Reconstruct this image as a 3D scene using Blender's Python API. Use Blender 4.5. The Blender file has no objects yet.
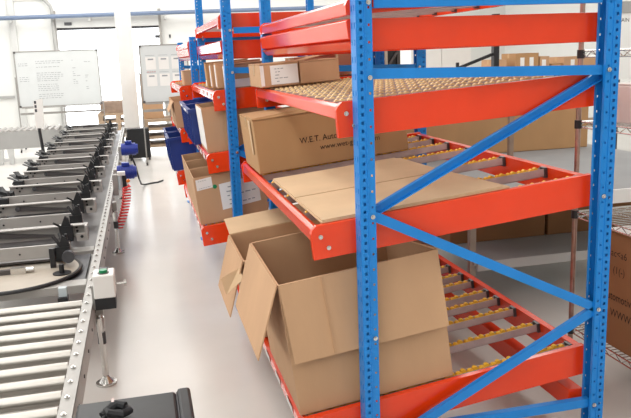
import bpy, math, random
from mathutils import Matrix, Vector
random.seed(7)
scene = bpy.context.scene
COL = scene.collection
R = math.radians

# ------------------------------------------------------------------ camera
cd = bpy.data.cameras.new('camera'); cam = bpy.data.objects.new('camera', cd); COL.objects.link(cam)
cd.sensor_width = 36.0; cd.lens = 726.1/631*36.0; cd.clip_start = .05; cd.clip_end = 200
_R = [[0.971248,-0.083888,0.2228],[-0.235152,-0.191979,0.95281],[-0.037157,-0.977807,-0.206186]]
cam.matrix_world = Matrix(((_R[0][0],-_R[0][1],-_R[0][2],0),(_R[1][0],-_R[1][1],-_R[1][2],0),(_R[2][0],-_R[2][1],-_R[2][2],1.6),(0,0,0,1)))
scene.camera = cam
# ------------------------------------------------------------------ world, daylight, exposure
w = bpy.data.worlds.new('world'); scene.world = w; w.use_nodes = True
w.node_tree.nodes['Background'].inputs[0].default_value = (.93,.97,1,1)
w.node_tree.nodes['Background'].inputs[1].default_value = 5.0
def area(name, loc, rot, sx, sy, power, col=(1,1,1)):
    l = bpy.data.lights.new(name, 'AREA'); l.shape = 'RECTANGLE'; l.size = sx; l.size_y = sy; l.energy = power; l.color = col
    o = bpy.data.objects.new(name, l); COL.objects.link(o); o.location = loc; o.rotation_euler = rot
    return o
area('skylight_aisle', (-1.6,6.0,4.85), (0,0,0), 1.6, 21, 370, (1,.985,.96))
area('skylight_rack', (4.2,5.0,4.85), (0,0,0), 1.6, 16, 270, (1,.985,.96))
area('skylight_far', (1.0,14.5,4.85), (0,0,0), 9, 2.5, 200, (1,.99,.97))
area('window_daylight', (-5.85,5.5,2.6), (0,R(-90),0), 2.4, 19, 200, (.96,.985,1))
vs = scene.view_settings
vs.view_transform = 'Standard'; vs.look = 'None'; vs.gamma = 1; vs.use_curve_mapping = False
vs.exposure = 0.3

# ------------------------------------------------------------------ materials
def srgb(r,g,b):
    f = lambda c: (c/255/12.92) if c/255 <= .04045 else ((c/255+.055)/1.055)**2.4
    return (f(r),f(g),f(b),1)
MATS = {}
def mat(name, rgb, rough=.5, metal=0, var=.08, scale=6, bump=0, bscale=60, coat=0, spec=.5, stretch=None, emit=0):
    m = bpy.data.materials.new(name); m.use_nodes = True; nt = m.node_tree; b = nt.nodes['Principled BSDF']
    c = srgb(*rgb)
    tc = nt.nodes.new('ShaderNodeTexCoord'); src = tc.outputs['Object']
    if stretch:
        mp = nt.nodes.new('ShaderNodeMapping'); mp.inputs['Scale'].default_value = stretch
        nt.links.new(src, mp.inputs['Vector']); src = mp.outputs['Vector']
    n = nt.nodes.new('ShaderNodeTexNoise'); n.inputs['Scale'].default_value = scale; n.inputs['Detail'].default_value = 5
    nt.links.new(src, n.inputs['Vector'])
    r = nt.nodes.new('ShaderNodeValToRGB')
    r.color_ramp.elements[0].position = .3; r.color_ramp.elements[1].position = .7
    r.color_ramp.elements[0].color = tuple(x*(1-var) for x in c[:3])+(1,)
    r.color_ramp.elements[1].color = tuple(min(1,x*(1+var)) for x in c[:3])+(1,)
    nt.links.new(n.outputs['Fac'], r.inputs['Fac']); nt.links.new(r.outputs['Color'], b.inputs['Base Color'])
    b.inputs['Roughness'].default_value = rough; b.inputs['Metallic'].default_value = metal
    b.inputs['Specular IOR Level'].default_value = spec; b.inputs['Coat Weight'].default_value = coat; b.inputs['Coat Roughness'].default_value = .12; b.inputs['Coat IOR'].default_value = 1.5
    if bump:
        n2 = nt.nodes.new('ShaderNodeTexNoise'); n2.inputs['Scale'].default_value = bscale; n2.inputs['Detail'].default_value = 4
        nt.links.new(src, n2.inputs['Vector'])
        bp = nt.nodes.new('ShaderNodeBump'); bp.inputs['Strength'].default_value = bump; bp.inputs['Distance'].default_value = .01
        nt.links.new(n2.outputs['Fac'], bp.inputs['Height']); nt.links.new(bp.outputs['Normal'], b.inputs['Normal'])
    if emit:
        b.inputs['Emission Color'].default_value = c; b.inputs['Emission Strength'].default_value = emit
    MATS[name] = m; return m
mat('floor', (220,216,211), .22, var=.05, scale=1.3, bump=.02, bscale=8, spec=.5)
mat('wall', (224,224,221), .75, var=.015, scale=2)
mat('wall_panel', (200,200,198), .6, var=.02, scale=3)
mat('ceiling', (235,235,232), .8, var=.02)
mat('blue', (24,132,214), .4, var=.05, scale=9, coat=.15, spec=.35)
mat('orange', (242,62,8), .4, var=.04, scale=7, coat=1.0, spec=.1)
mat('zinc', (194,174,170), .45, metal=.35, var=.12, scale=14)
mat('wheel', (255,192,58), .45, var=.12, scale=30)
mat('cardboard', (196,156,120), .85, var=.06, scale=5, bump=.05, bscale=40, stretch=(1,1,.35))
mat('cardboard_kraft', (181,140,97), .8, var=.07, scale=4, bump=.05, bscale=40, stretch=(1,1,.35))
mat('cardboard_pale', (208,178,142), .85, var=.06, scale=5, bump=.05, bscale=40)
mat('cardboard_dark', (156,112,74), .85, var=.07, scale=5)
mat('wheel_pale', (246,214,160), .45, var=.15, scale=30)
mat('tape', (196,160,112), .3, var=.05)
mat('paper', (236,233,230), .7, var=.02)
mat('ink', (52,38,30), .8, var=.1)
mat('pen_grey', (146,148,153), .8, var=.1)
mat('pen_red', (196,120,120), .8, var=.1)
mat('aluminium', (160,157,153), .45, metal=.35, var=.05, scale=10)
mat('alu_bar', (168,164,160), .5, metal=.2, var=.05, scale=8)
mat('chrome', (205,203,200), .16, metal=.95, var=.04, scale=10)
mat('worn_chrome', (170,140,128), .28, metal=.8, var=.2, scale=25)
mat('roller', (150,146,140), .28, metal=.85, var=.05, scale=12)
mat('black', (30,30,33), .45, var=.15, scale=20)
mat('black_matt', (26,27,30), .7, var=.15, scale=20)
mat('dark_grey', (70,70,74), .5, var=.1, scale=12)
mat('steel_dark', (92,88,88), .4, metal=.5, var=.15)
mat('tan', (176,166,152), .5, var=.08, scale=8)
mat('white_paint', (238,238,236), .4, var=.02)
mat('white_plastic', (232,230,226), .35, var=.02)
mat('board_white', (216,219,219), .25, var=.015)
mat('board_grey', (166,165,163), .7, var=.06, scale=4)
mat('bench_grey', (138,139,140), .7, var=.06, scale=4)
mat('blue_plastic', (18,50,126), .4, var=.1)
mat('motor_blue', (26,50,150), .35, var=.1)
mat('green', (0,130,80), .35, var=.1)
mat('red', (214,50,46), .4, var=.1)
mat('orange_cap', (230,120,30), .4, var=.1)
mat('teal', (60,130,140), .5, var=.1)
mat('pipe_blue', (104,120,146), .45, var=.05)
mat('wood', (172,148,124), .75, var=.15, scale=10, stretch=(1,8,8))
mat('junk_brown', (150,128,112), .75, var=.2, scale=12)
mat('clear', (190,200,204), .2, var=.03)
# ------------------------------------------------------------------ mesh helpers
class MB:
    def __init__(s): s.v=[]; s.f=[]
    def pts(s, P, F, M=None):
        n=len(s.v)
        s.v += [tuple(M@Vector(p)) if M else tuple(p) for p in P]; s.f += [tuple(i+n for i in q) for q in F]; return s
    def box(s, x0,x1,y0,y1,z0,z1, M=None):
        P=[(x0,y0,z0),(x1,y0,z0),(x1,y1,z0),(x0,y1,z0),(x0,y0,z1),(x1,y0,z1),(x1,y1,z1),(x0,y1,z1)]
        return s.pts(P,[(0,3,2,1),(4,5,6,7),(0,1,5,4),(1,2,6,5),(2,3,7,6),(3,0,4,7)],M)
    def hexa(s, P): return s.pts(P,[(0,3,2,1),(4,5,6,7),(0,1,5,4),(1,2,6,5),(2,3,7,6),(3,0,4,7)])
    def prism(s, poly, d, M=None):
        """poly: 3D points of a planar polygon, d: extrusion vector"""
        n=len(poly); d=Vector(d)
        P=[Vector(p) for p in poly]+[Vector(p)+d for p in poly]
        F=[tuple(reversed(range(n))),tuple(range(n,2*n))]+[(i,(i+1)%n,n+(i+1)%n,n+i) for i in range(n)]
        return s.pts(P,F,M)
    def cyl(s, a,b,r,seg=12,r2=None,M=None):
        a=Vector(a); b=Vector(b); d=(b-a).normalized(); r2=r if r2 is None else r2
        t=Vector((0,0,1)) if abs(d.z)<.9 else Vector((1,0,0)); u=d.cross(t).normalized(); w_=d.cross(u)
        P=[]
        for i in range(seg):
            A=2*math.pi*i/seg; q=u*math.cos(A)+w_*math.sin(A); P.append(a+q*r)
        for i in range(seg):
            A=2*math.pi*i/seg; q=u*math.cos(A)+w_*math.sin(A); P.append(b+q*r2)
        return s.pts(P,[tuple(reversed(range(seg))),tuple(range(seg,2*seg))]+[(i,(i+1)%seg,seg+(i+1)%seg,seg+i) for i in range(seg)],M)
    def tube(s, path, r, seg=8):
        P=[Vector(p) for p in path]; n=len(P); V=[]; prev=None
        for i,p in enumerate(P):
            d=(P[min(i+1,n-1)]-P[max(i-1,0)]).normalized()
            if prev is None:
                t=Vector((0,0,1)) if abs(d.z)<.9 else Vector((1,0,0)); u=d.cross(t).normalized()
            else: u=(prev-d*prev.dot(d)).normalized()
            prev=u; w_=d.cross(u)
            V += [p+(u*math.cos(2*math.pi*k/seg)+w_*math.sin(2*math.pi*k/seg))*r for k in range(seg)]
        F=[tuple(range(seg-1,-1,-1)),tuple(range((n-1)*seg,n*seg))]
        for i in range(n-1):
            for k in range(seg): F.append((i*seg+k,i*seg+(k+1)%seg,(i+1)*seg+(k+1)%seg,(i+1)*seg+k))
        return s.pts(V,F)
    def bar(s, a,b,w_,h,up=(0,0,1)):
        """rectangular bar between two points, w across, h along up"""
        a=Vector(a); b=Vector(b); d=(b-a).normalized(); side=d.cross(Vector(up)).normalized(); u=side.cross(d)
        P=[]
        for e in (a,b):
            P+= [e-side*w_/2-u*h/2, e+side*w_/2-u*h/2, e+side*w_/2+u*h/2, e-side*w_/2+u*h/2]
        return s.pts(P,[(0,1,2,3),(7,6,5,4),(0,4,5,1),(1,5,6,2),(2,6,7,3),(3,7,4,0)])
    def mesh(s,name,material,smooth=False):
        me=bpy.data.meshes.new(name); me.from_pydata(s.v,[],s.f); me.update()
        me.materials.append(MATS[material])
        if smooth:
            me.polygons.foreach_set('use_smooth',[True]*len(me.polygons))
            try: me.set_sharp_from_angle(angle=R(35))
            except Exception: pass
        return me
    def build(s,name,material,parent=None,smooth=False,bevel=0,solid=0):
        return link(name,s.mesh(name,material,smooth),parent,bevel,solid)
def link(name,me,parent=None,bevel=0,solid=0):
    o=bpy.data.objects.new(name,me); COL.objects.link(o); o.parent=parent
    if solid:
        m=o.modifiers.new('thickness','SOLIDIFY'); m.thickness=solid; m.offset=0
    if bevel:
        m=o.modifiers.new('edge','BEVEL'); m.width=bevel; m.segments=2; m.limit_method='ANGLE'
    return o
def tag(o,label=None,cat=None,group=None,kind=None):
    if label: o['label']=label
    if cat: o['category']=cat
    if group: o['group']=group
    if kind: o['kind']=kind
    return o
def thing(name,label,cat,loc=(0,0,0),rot=(0,0,0),group=None):
    o=bpy.data.objects.new(name,None); COL.objects.link(o); o.location=loc; o.rotation_euler=rot; o.empty_display_size=.1
    return tag(o,label,cat,group)
def text_part(name,string,size,M,parent,material='ink',sx=1.0,label=None,bold=0.0):
    cu=bpy.data.curves.new('txt','FONT'); cu.body=string; cu.size=size; cu.resolution_u=2; cu.offset=bold*size
    to=bpy.data.objects.new('txt',cu); COL.objects.link(to)
    bpy.context.view_layer.update()
    me=bpy.data.meshes.new_from_object(to.evaluated_get(bpy.context.evaluated_depsgraph_get()))
    bpy.data.objects.remove(to); bpy.data.curves.remove(cu)
    me.transform(M@Matrix.Diagonal((sx,1,1,1))); me.materials.clear(); me.materials.append(MATS[material])
    o=link(name,me,parent)
    if label: o['label']=label
    return o
def M_near(x,y,z): return Matrix.Translation((x,y,z))@Matrix.Rotation(R(90),4,'X')          # print on a face that looks to -Y
def M_left(x,y,z): return Matrix(((0,0,-1,x),(-1,0,0,y),(0,1,0,z),(0,0,0,1)))                # print on a face that looks to -X

# ------------------------------------------------------------------ the setting
def struct(name,mb,material,parent=None):
    o=mb.build(name,material,parent)
    if parent is None: o['kind']='structure'
    return o
XL,XR,YN,YF,ZC=-6.0,9.0,-5.0,17.0,5.0
struct('floor',MB().box(XL,XR,YN,YF+6,-.1,0),'floor')
struct('ceiling',MB().box(XL,XR,YN,YF+.3,ZC,ZC+.1),'ceiling')
struct('wall_left',MB().box(XL-.2,XL,YN,YF+.3,0,ZC),'wall')
struct('wall_right',MB().box(XR,XR+.2,YN,YF+.3,0,ZC),'wall')
struct('wall_near',MB().box(XL-.2,XR+.2,YN-.2,YN,0,ZC),'wall')
DX0,DX1,DZ=-1.6,0.55,2.39                       # opening of the shutter door in the far wall
struct('wall_far',MB().box(XL,DX0,YF,YF+.25,0,ZC).box(DX1,XR,YF,YF+.25,0,ZC).box(DX0,DX1,YF,YF+.25,DZ,ZC),'wall')
door=struct('door_1',MB().box(DX0-.06,DX0,YF-.1,YF,0,2.75).box(DX1,DX1+.06,YF-.1,YF,0,2.75),'aluminium')
MB().box(DX0,DX1,YF-.14,YF-.001,DZ,DZ+.24).build('shutter_housing','wall_panel',door)
MB().box(DX0,DX1,YF-.05,YF-.02,DZ-.05,DZ+.005).build('bottom_rail','dark_grey',door)
struct('column',MB().box(-.315,-.03,14,14.28,0,ZC),'white_paint')
struct('trim_1',MB().box(XL+.002,-2.62,YF-.05,YF,.95,1.0),'board_grey')
panel=struct('window_1',MB().box(-2.45,-1.72,YF-.03,YF-.001,2.98,4.2),'white_plastic')
for i in range(2): MB().box(-2.42+i*.36,-2.1+i*.36,YF-.04,YF-.031,3.02,4.16).build('pane','clear',panel)
struct('trim_2',MB().box(-2.55,-2.42,YF-.08,YF-.001,0,ZC),'wall_panel')
p=MB().tube([(-1.66,YF-.12,0),(-1.66,YF-.12,2.75),(-1.68,YF-.12,2.85),(-1.85,YF-.12,3.05),(-2.0,YF-.12,3.25),(-2.0,YF-.12,ZC)],.035,10)
tag(p.build('drain_pipe','board_grey',smooth=True),'grey vertical pipe with a bend beside the open shutter door','pipe')
p=MB().tube([(XL+.1,YF-.24,2.57),(-.3,YF-.24,2.64),(4.5,YF-.24,2.68)],.045,10)
t=thing('wall_conduit','blue grey horizontal pipe running along the far wall','pipe'); p.build('pipe','pipe_blue',t,smooth=True)
for x in (-4.2,-2.49,-.9,.7,2.2): MB().box(x-.02,x+.02,YF-.25,YF-.001,2.52,2.6).build('bracket','wall_panel',t)
t=tag(MB().box(-1.43,-1.28,YF-.16,YF-.142,2.44,2.5).build('door_sign','dark_grey'),'small dark sign on the shutter housing above the door','sign')
for x,l in ((.52,'small dark sign on the far wall left above the gridded whiteboard'),(.78,'tiny dark tag on the far wall above the gridded whiteboard')):
    tag(MB().box(x-.07 if x<.6 else x-.02,x+.07 if x<.6 else x+.02,YF-.02,YF-.001,2.12,2.19).build('wall_sign','dark_grey'),l,'sign')

# ------------------------------------------------------------------ flow racks
PITCH=.02875
def perf(mb,O,A,N,w_,z0,z1,a0,hw,hh,pitch,z_off=0):
    """strip from a=0..w in direction A from O, with rectangular holes centred at a0"""
    O=Vector(O); A=Vector(A); z=z0
    while z<z1-1e-6:
        zt=min(z+pitch,z1); zc=(z+zt)/2
        P=[(0,z),(w_,z),(w_,zt),(0,zt)]
        if zt-z<pitch*.99: 
            mb.pts([O+A*a+Vector((0,0,q)) for a,q in P],[(0,1,2,3)])
        else:
            Q=[(a0-hw,zc-hh),(a0+hw,zc-hh),(a0+hw,zc+hh),(a0-hw,zc+hh)]
            mb.pts([O+A*a+Vector((0,0,q)) for a,q in P+Q],[(0,1,5,4),(1,2,6,5),(2,3,7,6),(3,0,4,7)])
        z=zt
POSTS={}
def post_mesh(height,mirror):
    k=(height,mirror)
    if k in POSTS: return POSTS[k]
    s=-1 if mirror else 1; mb=MB(); W=.062
    for y in (0,W):
        perf(mb,(0,y,0),(s,0,0),None,.030,0,height,.016,.0050,.0060,PITCH)
        perf(mb,(s*.030,y,0),(s,0,0),None,.026,0,height,.015,.0038,.0042,PITCH*2)
        mb.box(min(s*.029,s*.032),max(s*.029,s*.032),y-.003,y+.003,0,height)        # rolled rib
        yl=(y,y+.012) if y==0 else (y-.012,y)
        mb.box(min(s*.0545,s*.0565),max(s*.0545,s*.0565),*yl,0,height)
    perf(mb,(0,0,0),(0,1,0),None,W/2,0,height,W/4,.004,.010,PITCH*2)
    perf(mb,(0,W/2,0),(0,1,0),None,W/2,0,height,W/4,.004,.010,PITCH*2)
    POSTS[k]=mb.mesh('post','blue'); return POSTS[k]
def channel(mb,a,b,w_,depth,open_dir):
    """C channel between a and b; the web is on the side away from open_dir"""
    a=Vector(a); b=Vector(b); o=Vector(open_dir); d=(b-a).normalized(); s=d.cross(o).normalized()
    mb.bar(a-o*depth/2,b-o*depth/2,w_,.004,up=o)
    for k in (-1,1):
        mb.bar(a+s*k*(w_/2-.002),b+s*k*(w_/2-.002),.004,depth,up=o)
def frame_braces(root,y,detail):
    Y=y+.031
    L=[((.80,1.77),(1.68,1.77),1),((.785,1.532),(1.70,1.509),1),((.79,.158),(1.70,.158),1),
       ((.785,1.035),(1.70,1.488),-1),((.785,1.028),(1.70,.574),1),((1.70,.56),(.785,.10),1)]
    for i,(p,q,od) in enumerate(L):
        mb=MB(); yo=Y if i<3 else (Y+.012 if i==3 else Y-.008)
        channel(mb,(p[0],yo,p[1]),(q[0],yo,q[1]),.036,.026 if i<3 else .018,(0,od,0))
        mb.build('brace','blue',root)
BOLT=None
def bolt(root,x,y,z):
    global BOLT
    if BOLT is None: BOLT=MB().cyl((0,0,0),(0,-.006,0),.0085,10).cyl((0,-.006,0),(0,-.012,0),.0055,6).mesh('bolt','chrome')
    o=link('bolt',BOLT,root); o.location=(x,y,z)
def tray(root,y0,y1,xf,zf,slope,x1,tracks,tall=.115,lip=(.035,.05),stickers=0,wheel='wheel',front=True):
    """sloping lane tray between y0 and y1; xf,zf: front top edge"""
    a=math.atan(slope); L=(x1-xf)/math.cos(a)
    T=Matrix.Translation((xf,0,zf))@Matrix.Rotation(-a,4,'Y')
    if front:
        mb=MB(); lw,lh=lip
        mb.prism([T@Vector(q) for q in ((0,y0,-lh),(lw,y0,-lh),(lw,y0,0),(lw*.55,y0,.004),(.004,y0,-.006))],(0,y1-y0,0))
        fb=mb.build('front_beam','orange',root,bevel=.003)
        for k in range(stickers):
            yy=y0+.16+k*.26
            MB().box(-.0015,0,yy,yy+.12,-lh+.01,-.012,T).build('label_strip','paper',fb)
    for ys,ye in ((y0-.004,y0+.022),(y1-.022,y1+.004)):
        r=.02; mb=MB()
        poly=[(-.004,ys,-tall),(L,ys,-tall),(L,ys,0),(r*.3,ys,.004)]
        poly=[(-.004,-tall),(L,-tall),(L,.012),(r,.012),(.003,-.002),(-.004,-r*.8)]
        mb.prism([T@Vector((u,ys,v)) for u,v in poly],(0,ye-ys,0))
        sb=mb.build('side_beam','orange',root,bevel=.002)
        for u,v in ((.03,-.03),(.055,-.075)):
            p=T@Vector((u,ys-.002,v)); bolt(sb,p.x,p.y,p.z)
    MB().box(L-.03,L,y0+.023,y1-.023,-tall*.92,.004,T).build('rear_beam','orange',root,bevel=.002)
    tw=.034; u0,u1=lip[0]+.006,L-.045
    trk=MB().box(u0,u1,-tw/2,tw/2,-.034,-.030).box(u0,u1,-tw/2,-tw/2+.003,-.034,0).box(u0,u1,tw/2-.003,tw/2,-.034,0)
    tme=trk.mesh('wheel_track','zinc'); tme.transform(T)
    wm=MB(); n=int((u1-u0)/.026)
    for k in range(n):
        u=u0+.014+k*.026; yy=.006 if k%2 else -.006
        wm.cyl((u,yy-.0085,-.004),(u,yy+.0085,-.004),.0122,8)
    wme=wm.mesh('wheels',wheel); wme.transform(T)
    eb=MB().box(u1+.001,u1+.014,-tw/2-.004,tw/2+.004,-.04,.004).mesh('end_bracket','steel_dark'); eb.transform(T)
    for yy in tracks:
        o=link('wheel_track',tme,root); o.location=(0,yy,0)
        q=link('wheels',wme,o); q['kind']='stuff'
        link('end_bracket',eb,o)
    return T
def rack(label,ox,y0,length,height,levels,tz,ttz,rear_support=True,tslope=.06,ttall=.05):
    """levels: list of dicts in world x, z; y0: near face of the posts"""
    root=thing('flow_rack',label,'rack',(ox,y0,0),group='carton flow racks along the aisle')
    W=.062
    def P(x,y,mirror):
        o=link('post',post_mesh(height,mirror),root,solid=.0022); o.location=(x,y,0)
        MB().box(-.02 if not mirror else -.08,.08 if not mirror else .02,-.02,W+.02,0,.006).build('foot_plate','blue',o)
        for z in (1.77,1.52,1.03,.57,.158):
            if z<height: bolt(o,(-1 if mirror else 1)*.044,-.0015,z+(0 if not mirror else (-.01 if z==1.52 else 0)))
    for y in (0,length-W):
        P(.73,y,False); P(1.75,y,True); frame_braces(root,y,True)
    ya,yb=W+.006,length-W-.006
    for lv in levels: 
        tray(root,ya,yb,lv['x'],lv['z'],lv['s'],1.70,lv['t'],stickers=lv.get('stick',0),wheel=lv.get('wheel','wheel'))
    if rear_support:
        MB().box(1.635,1.70,ya,yb,.115,.20).build('support_beam','orange',root,bevel=.003)
        MB().box(.80,.86,ya,yb,.09,.17).build('support_beam','orange',root,bevel=.003)
    # flat top frame
    for y in (ya,yb-.03): MB().box(.75,1.70,y,y+.03,tz,tz+.108).build('top_side_beam','orange',root,bevel=.002)
    mb=MB(); mb.prism([(.722,ya,tz+.04),(.748,ya,tz+.03),(.748,ya,tz+.108),(.724,ya,tz+.108),(.715,ya,tz+.1)],(0,yb-ya,0))
    mb.build('top_front_beam','orange',root,bevel=.002)
    MB().prism([(.724,ya,tz+.029),(.748,ya,tz+.002),(.748,ya,tz+.029)],(0,yb-ya,0)).build('top_front_lip','orange',root)
    MB().box(1.675,1.70,ya+.031,yb-.031,tz,tz+.108).build('top_rear_beam','orange',root,bevel=.002)
    tray(root,ya,yb,.716,ttz,tslope,1.68,[ya+.12+k*(yb-ya-.24)/6 for k in range(7)],tall=ttall,lip=(.03,.05))
    return root
Y1,LEN=2.42,1.96
T3=[.12+k*.153 for k in range(12)]
rack('nearest blue and orange flow rack holding the two big open cartons',0,Y1,LEN,2.1,[
    dict(x=.49,z=.235,s=.122,t=[.13,.385,.60,.765,.88,1.06,1.19,1.36,1.52,1.68,1.84],stick=3),
    dict(x=.562,z=.985,s=.097,t=[.105,.36,.73,1.11,1.38,1.6,1.8]),
    dict(x=.672,z=1.425,s=.061,t=T3,wheel='wheel_pale')],1.613,1.783)
rack('middle blue and orange flow rack with labelled cartons and upright boxes',-.21,4.5,LEN-.04,2.1,[
    dict(x=.525,z=.545,s=.10,t=[.15,.5,.8,1.1,1.4,1.7],stick=4),
    dict(x=.59,z=1.01,s=.09,t=[.15,.5,.8,1.1,1.4,1.7],stick=3),
    dict(x=.655,z=1.40,s=.06,t=[.15,.5,.8,1.1,1.4,1.7],stick=3)],1.605,1.862,False,.0,.08)
rack('farthest blue and orange flow rack near the gridded whiteboard',-.27,6.5,LEN-.04,1.80,[
    dict(x=.54,z=.62,s=.10,t=[.15,.7,1.2,1.7],stick=3),
    dict(x=.60,z=1.0,s=.09,t=[.15,.7,1.2,1.7],stick=3),
    dict(x=.62,z=1.37,s=.06,t=[.15,.7,1.2,1.7],stick=3)],1.60,1.76,False,.0,.05)

# ------------------------------------------------------------------ cartons
TH=.005
def flap(hinge_a,hinge_b,out,ang,ln,taper=0.0):
    """panel hinged on the edge a-b; ang 0 upright, 90 level outwards, 180 hanging"""
    a=Vector(hinge_a); b=Vector(hinge_b); o=Vector(out); up=Vector((0,0,1)); e=(b-a).normalized()
    d=up*math.cos(R(ang))+o*math.sin(R(ang)); n=d.cross(e).normalized()*TH
    c=b+d*ln-e*taper; f=a+d*ln+e*taper
    return MB().hexa([a,b,c,f,a+n,b+n,c+n,f+n])
def open_carton(name,label,loc,size,flaps,tilt=0,rz=0,material='cardboard',group=None,bulge=0):
    lx,ly,h=size
    t=thing(name,label,'carton',loc,(0,-math.atan(tilt),R(rz)),group)
    mb=MB()
    mb.box(0,lx,0,ly,0,TH).box(0,lx,0,TH,TH,h).box(0,lx,ly-TH,ly,TH,h).box(0,TH,TH,ly-TH,TH,h).box(lx-TH,lx,TH,ly-TH,TH,h)
    mb.build('body',material,t)
    g=.003
    for f in flaps:
        side,ang,ln=f[:3]; tp=f[3] if len(f)>3 else .006; m_=f[4] if len(f)>4 else material
        if side=='near': q=flap((g,0,h),(lx-g,0,h),(0,-1,0),ang,ln,tp)
        elif side=='far': q=flap((lx-g,ly,h),(g,ly,h),(0,1,0),ang,ln,tp)
        elif side=='left': q=flap((0,ly-g,h),(0,g,h),(-1,0,0),ang,ln,tp)
        else: q=flap((lx,g,h),(lx,ly-g,h),(1,0,0),ang,ln,tp)
        q.build('flap',m_,t)
    return t
def closed_carton(name,label,loc,size,tilt=0,rz=0,material='cardboard',group=None,tape=True,cat='carton',seam_x=True):
    lx,ly,h=size
    t=thing(name,label,cat,loc,(0,-math.atan(tilt),R(rz)),group)
    MB().box(0,lx,0,ly,0,h-.006).build('body',material,t,bevel=min(.006,h*.05))
    g=.0015
    if seam_x:
        MB().box(0,lx,0,ly/2-g,h-.0055,h).build('top_flap',material,t); MB().box(0,lx,ly/2+g,ly,h-.0055,h).build('top_flap',material,t)
        if tape: MB().box(-.001,lx+.001,ly/2-.024,ly/2+.024,h+.0003,h+.0013).box(-.0013,-.0003,ly/2-.024,ly/2+.024,h-.06,h+.001).build('tape','tape',t)
    else:
        MB().box(0,lx/2-g,0,ly,h-.0055,h).build('top_flap',material,t); MB().box(lx/2+g,lx,0,ly,h-.0055,h).build('top_flap',material,t)
        if tape: MB().box(lx/2-.024,lx/2+.024,-.001,ly+.001,h+.0003,h+.0013).box(lx/2-.024,lx/2+.024,-.0013,-.0003,h-.06,h+.001).build('tape','tape',t)
    return t
def sheet_near(t,x0,x1,z0,z1,rows=0,name='paper_label',y=-.0012,skew=0):
    """white paper on the face that looks to -Y, with faint lines of print"""
    p=MB().prism([(x0,y,z0),(x1,y,z0+skew),(x1,y,z1+skew),(x0,y,z1)],(0,-.0012,0)).build(name,'paper',t)
    if rows:
        mb=MB(); H=z1-z0; W=x1-x0
        for r in range(rows):
            z=z1-H*(.18+.66*r/max(1,rows-1)); x=x0+W*(.12+.1*random.random())
            while x<x0+W*.85:
                l=W*random.uniform(.06,.16); zz=z+skew*(x-x0)/W
                mb.box(x,min(x+l,x0+W*.9),y-.0022,y-.0014,zz-H*.018,zz+H*.018); x+=l+W*.04
                if random.random()<.16: break
        q=mb.build('print_lines','pen_grey',p); q['kind']='stuff'
    return p
# big open carton on the lowest level of the nearest rack
def on_tray(xf,zf,s,u,w_=.012):
    a=math.atan(s); return (xf+u*math.cos(a)-w_*math.sin(a), zf+u*math.sin(a)+w_*math.cos(a))
x,z=on_tray(.49,.235,.122,.012)
c=open_carton('carton','big open cardboard carton nearest the camera with its flaps folded out',(x,2.522,z),(.635,.66,.535),
   [('near',173,.305,.004),('left',157,.30,.006),('far',176,.26,.006),('right',-62,.30,.02)],tilt=.122,group='open cartons on the nearest rack')
flap((.163,-.0052,.535),(.167,-.0052,.535),(0,-1,0),173,.30).build('crease','cardboard',c)
x,z=on_tray(.49,.235,.122,-.02)
c=open_carton('carton','open cardboard carton standing behind the nearest big one on the lowest level',(x,3.36,z),(.62,.56,.405),
   [('far',84,.27,.006,'cardboard_pale'),('left',158,.29,.01),('near',112,.12,.03),('right',-40,.25,.02)],tilt=.122,group='open cartons on the nearest rack')  # paler far flap: the light falling on it is put into its colour
RI=(Matrix.Translation(c.location)@Matrix.Rotation(-math.atan(.122),4,'Y')).inverted()
tf=[RI@Vector(p) for p in ((.327,3.335,.497),(.414,3.335,.567),(.402,3.40,.604),(.307,3.37,.569))]
nv=(tf[1]-tf[0]).cross(tf[3]-tf[0]).normalized()*TH
MB().hexa(tf+[p+nv for p in tf]).build('torn_flap','cardboard_pale',c)
# flattened cartons on the middle level
def flat(label,y0,y1,u0,u1,w_,skew,mt):
    T=Matrix.Translation((.562,0,.985))@Matrix.Rotation(-math.atan(.097),4,'Y')
    t=thing('flattened_carton',label,'carton',(.562,y0,.985),(0,-math.atan(.097),0),'flattened cartons on the middle level')
    MB().prism([(u0,0,w_),(u1,.0,w_),(u1-skew,y1-y0,w_),(u0,y1-y0,w_)],(0,0,.006)).build('lower_sheet','cardboard_pale' ,t)
    MB().prism([(u0+.004,0.003,w_+.0065),(u1-.03,.003,w_+.0065),(u1-.03-skew,y1-y0-.004,w_+.0065),(u0+.004,y1-y0-.004,w_+.0065)],(0,0,.005)).build('upper_sheet',mt,t)
    return t
flat('flattened cardboard carton lying at the near end of the middle level',2.502,2.965,.045,.80,.0135,.05,'cardboard_pale')
flat('flattened cardboard carton lying in front of the lettered carton',2.972,3.50,.045,.745,.0135,.03,'cardboard_pale')
# long lettered carton
x,z=on_tray(.562,.985,.097,.022)
c=closed_carton('carton','long closed brown carton with printed company lettering on the middle level',(x,3.74,z),(.835,.49,.288),tilt=.097,material='cardboard_kraft')
text_part('lettering','W.E.T. Automotive Systems AG',.044,M_near(.235,-.0012,.128),c,sx=.92,bold=.004)
text_part('lettering','www.wet-group.com',.040,M_near(.34,-.0012,.080),c,sx=.98,bold=.004)
MB().prism([(.0,-.004,.288),(.835,-.004,.288),(.835,.0,.302),(.42,.03,.312),(0,.0,.296)],(0,.2,0)).build('raised_flap','cardboard_kraft',c)
MB().prism([(-.004,.07,.10),(-.004,.10,.10),(-.004,.12,.28),(-.004,.06,.28)],(-.004,0,0)).build('torn_corner','cardboard_pale',c)
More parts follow.
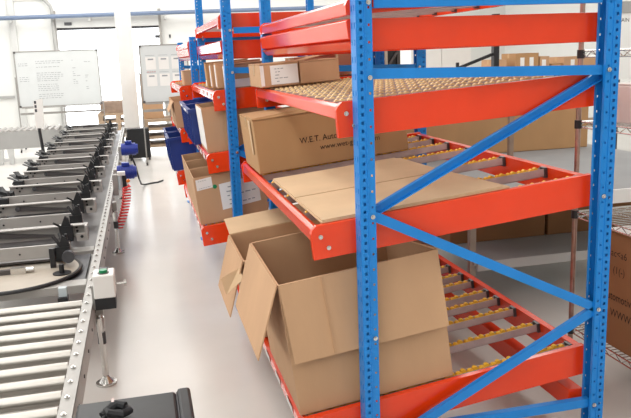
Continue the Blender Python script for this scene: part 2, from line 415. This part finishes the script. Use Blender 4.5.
# two labelled cartons on the upper level
x,z=on_tray(.672,1.425,.061,.012)
c=closed_carton('carton','small carton with a large white label at the front of the upper level',(x-.03,3.98,z),(.218,.36,.128),tilt=.055,rz=1,group='small cartons on the upper level')
sheet_near(c,.058,.212,.012,.115,5); sheet_near(c,.002,.022,.008,.12,0,'side_label')
x2,z2=on_tray(.672,1.425,.061,.235)
c=closed_carton('carton','small plain carton with a raised flap beside the white labelled one',(x2-.03,3.97,z2),(.222,.34,.122),tilt=.055,rz=-1,group='small cartons on the upper level',tape=False)
MB().prism([(.0,.002,.124),(.12,.002,.142),(.12,.2,.142),(0,.2,.124)],(0,0,.004)).build('raised_flap','cardboard',c)

# middle rack contents
G='cartons in the middle rack'
def at2(xf,zf,s,u,w_=.012):
    x,z=on_tray(xf,zf,s,u,w_); return x-.21,z
x,z=at2(.525,.545,.10,.005)
c=open_carton('carton','open carton with two white paper sheets on the lowest level of the middle rack',(x,4.62,z),(.45,.40,.31),[],tilt=.10,material='cardboard',group=G)
sheet_near(c,.012,.115,.225,.295,2,skew=.008); sheet_near(c,.155,.41,.075,.245,5,skew=.02)
MB().cyl((.128,-.0005,.235),(.128,-.002,.235),.014,14).build('round_sticker','green',c)
for i,l in enumerate(('open carton directly behind the one with white paper sheets','open carton farthest back in the lowest row of the middle rack')):
    open_carton('carton',l,(x,5.04+i*.42,z),(.45,.40,.31),[],tilt=.10,group=G)
x,z=at2(.59,1.01,.09,.015)
c=open_carton('carton','tall open carton on the middle level of the middle rack',(x,4.61,z),(.40,.46,.285),[],tilt=.09,group=G)
MB().box(-.0018,-.0004,.01,.45,.02,.28).build('white_side_label','paper',c)
x,z=at2(.655,1.40,.06,.015)
for i,(dx,dy,ly,h,l,mt) in enumerate(((.115,.0,.15,.155,'white fronted box nearest the blue post in the upright row','cardboard'),(.075,.20,.09,.165,'second upright box with a white front edge in the row','cardboard'),(.055,.34,.08,.16,'third upright box with a white front edge in the row','cardboard'),(.035,.48,.09,.17,'fourth upright brown box at the back of the row','cardboard_kraft'))):
    c=closed_carton('upright_box',l,(x-.03+dx,4.62+dy,z),(.30,ly,h),tilt=.06,material=mt,group='upright boxes on the middle rack',tape=False)
    MB().box(-.0016,-.0004,.012,ly-.012,.012,h*(.93 if i<3 else .3)).build('white_front','paper',c)
    if i==0: sheet_near(c,.03,.28,.01,.06,0,'white_sleeve')
x,z=at2(.655,1.40,.06,.5)
c=closed_carton('carton','carton with a white sticker behind the small labelled cartons',(x+.05,4.66,z),(.28,.3,.15),tilt=.06,group=G)
sheet_near(c,.10,.20,.06,.13,2)
c=closed_carton('carton','plain carton seen above the small labelled cartons',(x+.38,4.8,z+.025),(.26,.3,.20),tilt=.06,material='cardboard_pale',group=G)
# blue plastic crates
def crate(label,loc,size,tilt):
    lx,ly,h=size
    t=thing('plastic_crate',label,'crate',loc,(0,-math.atan(tilt),0),'blue plastic crates')
    MB().box(0,lx,0,ly,0,.006).box(0,lx,0,.006,.006,h).box(0,lx,ly-.006,ly,.006,h).box(0,.006,.006,ly-.006,.006,h).box(lx-.006,lx,.006,ly-.006,.006,h).build('body','blue_plastic',t)
    mb=MB()
    for y0,y1,x0,x1 in ((-.014,0,-.014,lx+.014),(ly,ly+.014,-.014,lx+.014),(0,ly,-.014,0),(0,ly,lx,lx+.014)): mb.box(x0,x1,y0,y1,h-.03,h)
    mb.build('rim','blue_plastic',t)
    for k in range(6):
        y=.03+k*(ly-.06)/5; MB().box(-.011,-.0005,y-.004,y+.004,.01,h-.031).build('rib','blue_plastic',t)
    MB().box(-.0165,-.0146,ly*.3,ly*.7,h-.024,h-.008).build('handle_label','paper',t)
    return t
x,z=at2(.59,1.01,.09,.0)
crate('blue plastic crate behind the tall open carton in the middle rack',(x-.03,5.12,z),(.40,.55,.25),.08)
crate('blue plastic crate at the far end of the middle rack shelf',(x-.02,5.75,z),(.40,.5,.25),.08)
def at3(xf,zf,s,u,w_=.012):
    x,z=on_tray(xf,zf,s,u,w_); return x-.27,z
x,z=at3(.54,.62,.10,.0)
crate('blue plastic crate on the lowest level of the farthest rack',(x-.02,6.6,z),(.40,.5,.30),.09)
crate('second blue plastic crate on the lowest level of the farthest rack',(x-.02,7.2,z),(.40,.5,.30),.09)
x,z=at3(.60,1.0,.09,.0)
open_carton('carton','open carton on the middle level of the farthest rack',(x-.02,6.62,z),(.40,.45,.235),[('left',150,.1,.004)],tilt=.08,group='cartons in the farthest rack')
open_carton('carton','far open carton on the middle level of the farthest rack',(x-.02,7.15,z),(.40,.45,.235),[],tilt=.08,group='cartons in the farthest rack')
x,z=at3(.62,1.37,.06,.02)
closed_carton('carton','closed carton on the upper level of the farthest rack',(x+.03,6.62,z),(.35,.35,.13),tilt=.06,group='cartons in the farthest rack')

# ------------------------------------------------------------------ roller conveyor along the aisle
cv=thing('roller_conveyor','long low aluminium roller conveyor running along the left side of the aisle','conveyor',(-.76,1.6,0))
OX,OY=.76,-1.6                                            # world -> conveyor local
def cb(mb,name,material,parent=None,**k):
    p=parent or cv
    me_shift=Matrix.Translation((OX,OY,0)); mb.v=[tuple(me_shift@Vector(q)) for q in mb.v]
    return mb.build(name,material,p,**k)
CY0,CY1=1.6,13.75
for xi,xo in ((-.352,-.302),(-1.178,-1.228)):
    a,b=min(xi,xo),max(xi,xo)
    mb=MB().box(a,b,CY0,CY1,.462,.470)
    o_=(xo-.006,xo) if xo>xi else (xo,xo+.006); i_=(xi,xi+.006) if xo>xi else (xi-.006,xi)
    mb.box(*o_,CY0,CY1,.36,.476).box(*i_,CY0,CY1,.38,.462)
    rail=cb(mb,'side_rail','aluminium')
    bm=MB(); y=CY0+.1; xm=(xi+xo)/2-.004
    while y<CY1: bm.cyl((xm,y,.470),(xm,y,.475),.009,8).cyl((xm,y,.475),(xm,y,.480),.005,6); y+=.13
    q=cb(bm,'bolt_row','chrome',rail); q['kind']='stuff'
    sm=MB(); y=CY0+.16
    xs=(xo,xo+.004) if xo>xi else (xo-.004,xo)
    while y<CY1: sm.cyl((xs[0],y,.405),(xs[1],y,.405),.008,8); y+=.26
    q=cb(sm,'side_bolts','steel_dark',rail); q['kind']='stuff'
rme=MB().cyl((-1.17,0,0),(-.358,0,0),.027,18).cyl((-1.177,0,0),(-1.17,0,0),.012,8).cyl((-.358,0,0),(-.353,0,0),.012,8).mesh('roller','roller',True)
for k in range(15):
    o=link('roller',rme,cv); o.location=(OX,3.60-k*.13+OY,.437)
for y in (3.97,4.72): cb(MB().box(-1.17,-.36,y-.06,y+.05,.405,.452),'cross_beam','aluminium',bevel=.004)
for y in (2.2,3.2,6.5,9.0,11.5): cb(MB().box(-1.17,-.36,y-.02,y+.02,.30,.34),'cross_beam','alu_bar')
cb(MB().box(-1.17,-.36,4.8,CY1-.1,.40,.412),'deck_plate','steel_dark')  # dark tone paints in the shadows between the carrier bars
for y in (1.67,3.62,6.3,8.9,11.4,13.6):
    for s,x in ((1,-.285),(-1,-1.245)):
        L_=cb(MB().cyl((x,y,.05),(x,y,.43),.016,12).cyl((x+s*.0,y,.30),(x,y,.36),.021,12),'leg','chrome',smooth=True)
        cb(MB().cyl((x,y,.22),(x,y,.28),.020,12),'leg_collar','dark_grey',L_,smooth=True)
        cb(MB().cyl((x,y,.0),(x,y,.012),.052,18).cyl((x,y,.012),(x,y,.045),.036,18,.014).cyl((x,y,.045),(x,y,.06),.012,8),'foot','chrome',L_,smooth=True)
        cb(MB().box(min(x-s*.02,x+s*.02),max(x-s*.02,x+s*.02),y-.03,y+.03,.38,.45),'leg_bracket','aluminium',L_)
        if y in (3.62,1.67): cb(MB().cyl((x,y-.015,.10),(x,y-.13,.40),.010,10),'strut','chrome',L_,smooth=True)
# turntable station
tt=cb(MB().cyl((-.79,4.24,.452),(-.79,4.24,.466),.375,48),'turntable_disc','tan',smooth=True)
ring=MB().tube([(-.79+.38*math.cos(2*math.pi*k/48),4.24+.38*math.sin(2*math.pi*k/48),.462) for k in range(49)],.011,8)
cb(ring,'rim','black',tt,smooth=True)
cb(MB().box(-.60,-.375,4.03,4.60,.430,.444),'black_plate','dark_grey')
cb(MB().box(-1.17,-.36,4.0,4.80,.415,.425),'station_plate','board_grey')
cb(MB().cyl((-.50,4.12,.4665),(-.50,4.12,.472),.05,20).cyl((-.50,4.12,.472),(-.50,4.12,.52),.014,12),'pivot_pin','black',smooth=True)
cb(MB().cyl((-.47,4.26,.53),(-.47,4.22,.53),.035,18),'guide_wheel','dark_grey',smooth=True)
cb(MB().bar((-.56,4.27,.4665),(-.56,4.27,.58),.03,.03,up=(0,1,0)),'guide_post','black')
cb(MB().box(-1.15,-.72,4.20,4.23,.4665,.492),'stop_bar','steel_dark')
cb(MB().box(-.78,-.70,4.19,4.24,.4665,.50).cyl((-.70,4.215,.482),(-.66,4.215,.482),.016,10),'stop_cylinder','chrome')
for x in (-.82,-.47):
    s_=cb(MB().box(x-.02,x+.02,3.80,3.84,.43,.475),'sensor_block','white_plastic' if x<-.6 else 'clear')
    cb(MB().box(x-.025,x+.025,3.78,3.835,.405,.43),'sensor_base','black',s_)
# push-button box on the rail
bx=cb(MB().box(-.290,-.190,3.47,3.60,.50,.615),'control_box','white_plastic',bevel=.006)
cb(MB().box(-.288,-.192,3.472,3.598,.445,.4995),'lower_housing','black',bx)
cb(MB().cyl((-.24,3.515,.615),(-.24,3.515,.632),.020,16),'push_button','green',bx,smooth=True)
cb(MB().cyl((-.24,3.515,.6149),(-.24,3.515,.619),.027,16),'button_ring','steel_dark',bx)
cb(MB().box(-.262,-.222,3.555,3.59,.6151,.625),'switch_cover','dark_grey',bx)
cb(MB().cyl((-.19,3.55,.545),(-.150,3.55,.545),.006,8).cyl((-.150,3.55,.545),(-.138,3.55,.545),.016,12),'side_knob','chrome',bx,smooth=True)
cb(MB().box(-.302,-.288,3.50,3.57,.44,.56),'mount_bracket','aluminium',bx)
# drive motors
for (x,y,z) in ((-.172,9.3,.552),(-.194,7.9,.468)):
    m_=cb(MB().cyl((x-.10,y,z),(x+.075,y,z),.075,20),'drive_motor','motor_blue',smooth=True)
    cb(MB().cyl((x+.075,y,z),(x+.10,y,z),.06,20),'fan_cover','motor_blue',m_,smooth=True)
    fm=MB()
    for k in range(6): fm.cyl((x-.07+k*.025,y,z),(x-.062+k*.025,y,z),.081,20)
    cb(fm,'cooling_fins','motor_blue',m_)
    cb(MB().box(x-.05,x+.03,y-.05,y+.03,z+.072,z+.105),'terminal_box','motor_blue',m_,bevel=.004)
    cb(MB().box(x-.135,x-.1,y-.06,y+.06,z-.13,z+.04),'gearbox','aluminium',m_,bevel=.005)
# compressed-air unit
au=cb(MB().box(-.255,-.185,6.76,6.82,.60,.635),'air_unit_cap','white_plastic',bevel=.004)
cb(MB().cyl((-.235,6.79,.47),(-.235,6.79,.60),.022,14),'filter_bowl','clear',au,smooth=True)
cb(MB().cyl((-.195,6.79,.45),(-.195,6.79,.60),.018,14),'regulator','black',au,smooth=True)
cb(MB().cyl((-.175,6.77,.54),(-.15,6.77,.555),.014,10),'valve_knob','orange_cap',au,smooth=True)
cb(MB().box(-.30,-.255,6.77,6.81,.42,.61),'bracket','aluminium',au)
path=[]
for i in range(0,14*12+1):
    f=i/(14*12); A=2*math.pi*i/12
    path.append((-.178-.09*f*f+.034*math.cos(A), 6.6-.25*f+.034*math.sin(A), .52-.31*f))
tag(MB().tube([(-.195,6.75,.46),(-.16,6.66,.53)]+path,.007,6).build('coiled_air_hose','red',smooth=True),'red coiled air hose hanging beside the conveyor rail','hose')
tag(MB().tube([(-.16,9.24,.49),(-.12,9.22,.36),(-.09,9.3,.18),(-.07,9.55,.06),(-.02,9.8,.012),(.06,9.88,.011),(.15,9.92,.011),(.22,10.05,.011)],.011,8).build('power_cable','black',smooth=True),'black cable curling from the blue motor down to the floor','cable')

# ------------------------------------------------------------------ workpiece carriers on the conveyor
ords=['first workpiece carrier with black clamps, nearest the turntable disc','second workpiece carrier with black clamps from the turntable','third workpiece carrier with black clamps from the turntable','fourth workpiece carrier with black clamps from the turntable','fifth workpiece carrier with black clamps from the turntable','sixth workpiece carrier with black clamps from the turntable','seventh workpiece carrier with black clamps from the turntable','eighth workpiece carrier with black clamps from the turntable','ninth workpiece carrier with black clamps from the turntable','farthest workpiece carrier with black clamps at the far conveyor end']
def carrier_parts():
    P=[]
    def add(name,mb,m,**k): P.append((name,mb.mesh(name,m,k.get('smooth',False)),None))
    def sub(name,mb,m,**k): P.append((name,mb.mesh(name,m,k.get('smooth',False)),len_parent[0]))
    len_parent=[0]
    # local: x from left end (0) to right end (.76), y=0 at the back bar
    len_parent[0]=len(P); add('back_bar',MB().box(0,.77,-.012,.012,.03,.115).box(0,.77,-.05,-.012,.108,.115),'alu_bar')
    hm=MB()
    for x,z in ((.665,.092),(.70,.095),(.668,.068),(.702,.070),(.06,.095),(.10,.09),(.08,.065)): hm.cyl((x,-.0125,z),(x,-.0165,z),.0085,10)
    sub('bolt_heads',hm,'black')
    len_parent[0]=len(P); add('end_plate',MB().box(.755,.77,-.10,-.0125,.02,.115).box(.70,.7545,-.10,-.088,.02,.07),'alu_bar')
    sub('bolt_heads',MB().cyl((.735,-.1005,.05),(.735,-.105,.05),.01,10),'black')
    len_parent[0]=len(P); add('front_bar',MB().box(.02,.70,-.50,-.478,.03,.105),'alu_bar')
    sub('bolt_heads',MB().cyl((.18,-.5005,.06),(.18,-.504,.06),.007,8).cyl((.42,-.5005,.065),(.42,-.504,.065),.006,8),'black')
    len_parent[0]=len(P); add('right_clamp',MB().box(.62,.70,-.56,-.5055,.02,.10).prism([(.64,-.55,.10),(.70,-.55,.10),(.69,-.55,.15),(.665,-.55,.165)],(0,.03,0)),'black_matt')
    sub('clamp_fingers',MB().bar((.65,-.53,.10),(.61,-.50,.155),.014,.014).bar((.67,-.54,.10),(.64,-.46,.16),.012,.012).cyl((.685,-.53,.10),(.685,-.53,.17),.008,8),'black')
    len_parent[0]=len(P); add('left_clamp',MB().box(-.02,.07,-.56,-.5055,.02,.10),'black_matt')
    sub('clamp_wedge',MB().prism([(-.06,-.40,.05),(.05,-.40,.06),(.04,-.40,.12),(-.01,-.40,.14)],(0,.10,0)),'black_matt')
    sub('clamp_block',MB().box(-.035,.05,-.22,-.10,.03,.09),'black_matt')
    fm=MB()
    for k in range(5): fm.bar((.02-.01*k,-.52+.09*k,.10),(-.07+.005*k,-.47+.09*k,.13+.012*(k%2)),.03,.008)
    sub('clamp_fingers',fm,'black')
    len_parent[0]=len(P); add('lever_arm',MB().prism([(.20,-.022,.085),(.22,-.022,.098),(.56,-.022,.06),(.56,-.022,.045),(.22,-.022,.062)],(0,-.012,0)),'steel_dark')
    sub('pivot',MB().cyl((.205,-.0345,.08),(.205,-.046,.08),.018,14),'dark_grey',smooth=True)
    add('base_plate',MB().box(.10,.66,-.46,-.03,.0,.012).box(.08,.12,-.478,-.012,.0,.03).box(.62,.66,-.478,-.012,0,.03),'steel_dark')
    add('slide_rod',MB().cyl((.15,-.25,.03),(.60,-.25,.03),.012,10).cyl((.15,-.30,.028),(.45,-.36,.028),.009,8),'black',smooth=True)
    add('right_tower',MB().box(.60,.68,-.09,-.0505,.02,.12).prism([(.61,-.085,.12),(.67,-.085,.12),(.66,-.085,.17),(.64,-.085,.185)],(0,.03,0)).bar((.62,-.07,.11),(.57,-.10,.15),.012,.012),'black_matt')
    return P
CP=carrier_parts()
for k in range(10):
    root=thing('workpiece_carrier',ords[k],'carrier',(-1.165+.004*(k%3),4.84+k*.91,.478),group='workpiece carriers on the conveyor')
    made=[]
    for name,me,par in CP:
        made.append(link(name,me,root if par is None else made[par]))

# ------------------------------------------------------------------ black case beside the conveyor
t=thing('instrument_case','black hard case standing beside the conveyor with a knotted strap','case',(-.10,2.0,0))
MB().box(-.175,.135,-.25,.262,0,.545).build('body','black',t,bevel=.01)
MB().box(.139,.182,-.25,.275,0,.548).build('end_cap','black',t,bevel=.01)
MB().box(.1352,.1388,-.245,.26,.02,.54).build('seam','dark_grey',t)
st=MB().box(-.068,-.060,-.25,.2635,.5455,.5475).build('strap','zinc',t)
mb=MB().tube([(-.09,.13,.556),(-.06,.16,.57),(-.03,.15,.572),(-.01,.12,.566),(-.03,.09,.572),(-.065,.10,.575),(-.075,.13,.57),(-.045,.145,.58),(-.02,.13,.578)],.013,8)
mb.tube([(-.08,.12,.556),(-.10,.09,.552),(-.115,.085,.55)],.008,6)
mb.build('knot','black_matt',t,smooth=True)
MB().tube([(-.165,.07,.547),(-.12,.10,.549),(-.085,.06,.549),(-.11,.02,.549),(-.16,.03,.547)],.0022,5).build('thread','black_matt',t)

# ------------------------------------------------------------------ far left: side conveyor, boards, goods
t=thing('side_conveyor','white framed roller table crossing behind the long conveyor','conveyor',(-3.0,13.0,0))
MB().box(-2.2,1.62,0,.02,.26,.545).build('front_plate','board_grey',t)
MB().box(-2.2,1.62,.86,.88,.26,.545).build('back_plate','wall_panel',t)
sr=MB().cyl((0,.025,0),(0,.855,0),.03,10).mesh('roller','alu_bar',True)
for k in range(38):
    o=link('roller',sr,t); o.location=(-2.15+k*.1,0,.535)
for x in (-2.0,-.62,.62,1.5):
    MB().prism([(x,.0,0),(x+.07,.0,0),(x+.10,.0,.259),(x-.02,.0,.259)],(0,.06,0)).build('leg','wall_panel',t)
    MB().prism([(x+.18,.0,0),(x+.25,.0,0),(x+.25,.0,.259),(x+.15,.0,.259)],(0,.06,0)).build('leg','wall_panel',t)
    MB().box(x+.0705,x+.1795,.01,.05,.05,.09).build('tie_bar','wall_panel',t)
t=thing('sensor_post','dark rod carrying a tilted white panel on the left conveyor rail','sensor',(-1.205,9.50,.4765))
MB().cyl((0,0,.006),(-.025,0,.40),.02,10).build('rod','black',t,smooth=True)
MB().box(-.03,.03,-.03,.03,0,.0055).build('base','steel_dark',t)
pn=MB().prism([(-.055,-.03,.385),(.04,-.03,.375),(.058,-.03,.74),(-.055,-.03,.715)],(0,.03,0)).build('panel','white_plastic',t)
for z in (.58,.63,.68): MB().box(-.045,-.02,-.0325,-.0305,z,z+.035).build('indicator','dark_grey',pn)

def whiteboard(label,loc,W,H,z0,grid):
    t=thing('whiteboard',label,'whiteboard',loc,(R(0),0,0),'rolling whiteboards')
    bd=MB().box(0,W,0,.02,z0,z0+H).build('board','board_white',t)
    MB().box(-.02,0,-.005,.025,z0-.02,z0+H+.02).box(W,W+.02,-.005,.025,z0-.02,z0+H+.02).box(0,W,-.005,.025,z0+H,z0+H+.02).box(0,W,-.005,.025,z0-.02,z0).build('frame','aluminium',t)
    for x in (-.02,W-.02): 
        for z in (z0-.02,z0+H-.02): MB().box(x,x+.04,-.012,-.0052,z,z+.04).build('corner','steel_dark',t)
    MB().box(W*.02,W*.98,-.09,-.0055,z0-.035,z0-.022).build('tray','aluminium',t)
    for x in (-.045,W+.025):
        MB().box(x,x+.02,.0,.025,.06,z0+H*.55).build('stand_leg','aluminium',t)
        MB().box(x,x+.02,-.3,.32,.05,.08).build('stand_foot','aluminium',t)
        for y in (-.28,.30): MB().cyl((x-.004,y,.026),(x+.024,y,.026),.026,12).build('castor','black',t)
    MB().box(-.02,W+.02,.003,.02,z0-.16,z0-.12).build('stand_bar','aluminium',t)
    mb=MB(); Y_=-.0008
    if not grid:
        for r in range(22):
            z=z0+H*(.90-.036*r)
            for x0,x1,p in ((.03,.14,.35),(.24,.58,.75),(.68,.79,.6),(.83,.95,.6)):
                if r==0 and x0!=.03: continue
                x=x0
                if random.random()>p: continue
                while x<x1*random.uniform(.8,1):
                    l=random.uniform(.012,.045); mb.box(x*W,min(x+l,x1)*W,Y_-.0006,Y_,z-.004,z+.004); x+=l+.012
        q=mb.build('handwriting','pen_grey',bd); q['kind']='stuff'
    else:
        for i in range(3):
            for j in range(2):
                x0=.28*i+.10; z1=.80-.30*j
                MB().box(x0*W,(x0+.22)*W,Y_-.0012,Y_,z0+H*(z1-.22),z0+H*z1).build('paper_sheet','paper',bd)
                mb.box((x0+.05)*W,(x0+.17)*W,Y_-.002,Y_-.0014,z0+H*(z1-.05),z0+H*(z1-.025))
                mb.box((x0+.0)*W,(x0+.20)*W,Y_-.0006,Y_,z0+H*(z1+.03),z0+H*(z1+.036))
        q=mb.build('handwriting','pen_grey',bd); q['kind']='stuff'
        mb=MB(); 
        for k in range(4): mb.box((.12+.05*k)*W,(.15+.05*k)*W,Y_-.0006,Y_,z0+H*.53,z0+H*.545)
        q=mb.build('red_handwriting','pen_red',bd); q['kind']='stuff'
whiteboard('large whiteboard covered with lines of handwriting left of the column',(-2.23,15.0,0),1.5,1.02,.85,False)
whiteboard('smaller whiteboard with pinned paper sheets right of the column',(.07,12.0,0),.72,.87,.98,True)

def pallet(parent_label,loc,w_,d_,n,top):
    t=thing('pallet_stack',parent_label,'pallets',loc)
    for k in range(n):
        z=k*.15
        for x in (0,w_/2-.05,w_-.1): MB().box(x,x+.1,0,d_,z,z+.10).build('bearer','wood',t)
        for j in range(5): MB().box(0,w_,j*(d_-.12)/4,j*(d_-.12)/4+.12,z+.1005,z+.1495).build('plank','wood',t)
    return t
pallet('stack of wooden pallets seen between the large whiteboard and the column',(-.86,15.6,0),.8,.8,4,0)
c=closed_carton('carton','brown carton lying on the pallet stack behind the column',(-.80,15.7,.602),(.5,.5,.24),material='junk_brown')
pallet('stack of wooden pallets behind the smaller whiteboard',(.02,13.3,0),1.2,.8,4,0)
closed_carton('carton','low brown carton on the pallets under the smaller whiteboard',(.52,13.35,.602),(.4,.5,.18),material='junk_brown')
closed_carton('carton','tall brown carton on the pallets peeking out left of the smaller whiteboard',(.03,13.5,.602),(.38,.4,.80),material='cardboard')
t=thing('black_bin','black rectangular panel box standing on the floor beyond the blue motors','box',(-.06,12.4,0))
MB().box(-.19,.17,0,.25,.04,.53).build('body','black',t,bevel=.006)
MB().box(-.17,.15,-.008,-.0005,.06,.51).build('front_panel','black_matt',t)
for x in (-.17,.13): MB().box(x,x+.03,.02,.23,0,.039).build('foot','dark_grey',t)

# ------------------------------------------------------------------ right side: wire shelving behind the racks
def wire_shelf(W,D):
    mb=MB(); r=.0032
    for z in (0,-.028):
        for a,b in (((0,0),(W,0)),((W,0),(W,D)),((W,D),(0,D)),((0,D),(0,0))): mb.cyl((a[0],a[1],z),(b[0],b[1],z),r,6)
    for (ax,ay,bx_,by) in ((0,0,0,D),(W,0,W,D),(0,0,W,0),(0,D,W,D)):
        L=math.hypot(bx_-ax,by-ay); n=max(2,int(L/.045)); pts=[]
        for k in range(n+1): pts.append((ax+(bx_-ax)*k/n,ay+(by-ay)*k/n,0 if k%2 else -.028))
        mb.tube(pts,.0024,5)
    n=int(D/.03)
    for k in range(1,n): mb.cyl((0,D*k/n,.003),(W,D*k/n,.003),.0022,5)
    for x in (W*.33,W*.66): mb.cyl((x,0,-.002),(x,D,-.002),r,6)
    return mb
SW,SD=.50,1.25
t=thing('wire_shelving','chrome wire shelving unit standing behind the nearest rack','shelving',(2.1,1.95,0))
for x in (0,SW):
    for y in (0,SD):
        p=MB().cyl((x,y,.02),(x,y,1.9),.0127,12).cyl((x,y,0),(x,y,.02),.02,10).build('post','worn_chrome',t,smooth=True)
        for z in (.16,.78,1.235,1.575): MB().cyl((x,y,z-.035),(x,y,z+.006),.0185,12).build('collar','black',p,smooth=True)
sm=wire_shelf(SW,SD).mesh('wire_shelf','chrome')
for z in (.16,.78,1.235,1.575): o=link('wire_shelf',sm,t); o.location=(0,0,z)
c=closed_carton('carton','brown printed carton on the lowest shelf of the chrome wire shelving',(2.125,2.33,.168),(.42,.655,.57),material='cardboard_dark')
text_part('lettering','Automotive Systems AG',.058,M_left(-.0008,.645,.235),c,sx=.82,bold=.004,material='ink')
text_part('lettering','WWW.wet-group.com',.054,M_left(-.0008,.585,.155),c,sx=.9,bold=.004,material='ink')
text_part('handwriting','ac<a6',.05,M_left(-.0008,.60,.45),c)
text_part('handwriting','(1(-)',.05,M_left(-.0008,.58,.37),c)
tag(MB().box(2.13,2.54,2.335,2.975,.7398,.7412).build('paper_sheet','paper'),'white paper sheet lying on top of the printed carton','sheet')
c=closed_carton('carton','white box on the third shelf of the chrome wire shelving',(2.15,2.55,1.243),(.34,.5,.18),material='white_plastic',tape=False)

# grey storage bench with long cartons, beyond the wire shelving
t=thing('storage_bench','grey two tier storage bench beyond the wire shelving','bench',(1.93,3.62,0))
MB().box(0,1.75,0,2.3,.755,.78).build('upper_board','bench_grey',t)
MB().box(.02,1.75,.42,2.3,.275,.30).build('lower_board','wall_panel',t)
for x in (.0,1.71):
    for y in (.43,2.26): MB().box(x,x+.04,y,y+.04,0,.7549).build('leg','tan',t)
MB().box(0,1.75,-.012,0,.70,.78).build('front_rail','white_paint',t)
MB().box(.04,1.75,.405,.4195,.24,.30).build('lower_rail','wall_panel',t)
closed_carton('long_carton','long tall brown carton standing on the upper board of the grey bench',(1.95,5.30,.781),(1.62,.5,.62),material='cardboard_kraft')
for i,(x,wd) in enumerate(((1.98,.72),(2.72,.95))):
    closed_carton('carton',('left','right')[i]+' one of two brown cartons on the lower board of the grey bench',(x,4.47,.301),(wd,.5,.33),material='cardboard_dark',group='cartons on the lower bench board')
t=thing('upright_profile','dark red steel upright standing in front of the long carton','post',(2.70,5.0,.781))
MB().box(0,.035,0,.035,0,.42).build('profile','junk_brown',t); MB().box(-.02,.055,-.02,.055,0,.006).build('foot_plate','junk_brown',t)

# black cantilever rack, shelf of cartons, cabinet, frame and notice board in the far right
t=thing('cantilever_rack','black cantilever rack with sloping arms seen behind the upper level','rack',(3.6,7.0,0))
MB().box(-.03,.03,-.03,.03,0,1.95).build('column','black',t); MB().box(-.5,.06,-.04,.04,0,.05).build('base','black',t)
for z in (1.78,1.55,1.38,1.0,.6):
    MB().bar((-.03,0,z),(-.42,0,z-.13),.03,.03).build('arm','black',t); MB().bar((-.42,0,z-.13),(-.42,0,z-.07),.03,.02,up=(0,1,0)).build('arm_stop','black',t)
t=thing('storage_shelf','pale storage shelf carrying a row of cartons near the right wall','shelf',(4.4,8.9,0))
MB().box(0,2.6,0,.8,1.27,1.31).build('top_board','wood',t); MB().box(0,2.6,0,.8,.5,.54).build('lower_board','wood',t)
for x in (0,2.54):
    for y in (0,.74): MB().box(x,x+.06,y,y+.06,0,1.2699).build('post','dark_grey',t)
G='cartons on the storage shelf'
far=[(.20,.17,.15,'smallest left carton on the far storage shelf',0),(.50,.34,.22,'tallest carton with two white labels on the far storage shelf',2),(.86,.14,.17,'slim carton beside the tallest one on the far storage shelf',1),(1.04,.16,.07,'low carton in the middle of the far storage shelf',0),(1.22,.50,.15,'wide carton with one label on the far storage shelf',1),(1.76,.38,.10,'low wide carton at the right of the far storage shelf',0)]
for x,wd,h,l,n in far:
    c=closed_carton('carton',l,(4.4+x,8.95,1.311),(wd,.4,h),material=random.choice(['cardboard','cardboard_kraft']),group=G)
    for k in range(n): sheet_near(c,wd*(.2+.4*k),wd*(.2+.4*k)+.06,h*.2,h*.75)
t=thing('yellow_crate','yellow and black crate at the right end of the storage shelf','crate',(6.60,8.95,1.311))
MB().box(0,.36,0,.3,0,.10).build('body','wheel',t,bevel=.006); MB().box(-.01,.37,-.01,.31,.101,.12).build('rim','black',t)
t=thing('white_cabinet','white two door cabinet against the far part of the hall','cabinet',(3.9,10.2,0))
MB().box(0,.95,0,.45,0,1.68).build('body','white_paint',t)
for i in range(2):
    dr=MB().box(.01+i*.47,.47+i*.47,-.018,-.0005,.05,1.66).build('door','white_plastic',t)
    MB().box(.42 if i==0 else .51,.44 if i==0 else .53,-.04,-.0185,.8,.95).build('handle','aluminium',dr)
t=thing('machine_frame','dark machine frame with a teal post seen between the rack posts','machine',(2.1,6.55,0))
MB().box(.0,.035,0,.05,0,2.0).build('post','teal',t); MB().box(.27,.30,0,.05,0,2.0).build('post','steel_dark',t); MB().box(.15,.175,0,.05,0,2.0).build('post','tan',t)
MB().box(.036,.149,.02,.05,.2,1.9).build('panel','dark_grey',t); MB().box(.176,.269,.02,.05,.3,1.62).build('panel','black',t)
MB().bar((.05,-.01,1.66),(.14,-.01,1.54),.018,.018).build('diagonal_tube','chrome',t); MB().bar((.19,-.01,1.50),(.26,-.01,1.60),.02,.02).build('diagonal_tube','steel_dark',t)
MB().box(-.1,.45,-.1,.5,0,.2).build('base','dark_grey',t)
t=thing('notice_board','white notice board in a grey frame at the right edge','board',(4.28,6.0,0))
MB().box(0,1.0,0,.03,1.28,1.88).build('board','white_paint',t)
fr=MB().box(-.06,0,-.01,.04,0,2.0).box(1.0,1.06,-.01,.04,0,2.0).box(0,1.0,-.01,.04,1.88,1.98).build('frame','board_grey',t)
MB().box(.02,.05,-.016,-.0105,1.91,1.95).build('red_mark','red',fr)
text_part('lettering','AIN',.05,M_near(.06,-.001,1.80),t,material='ink')
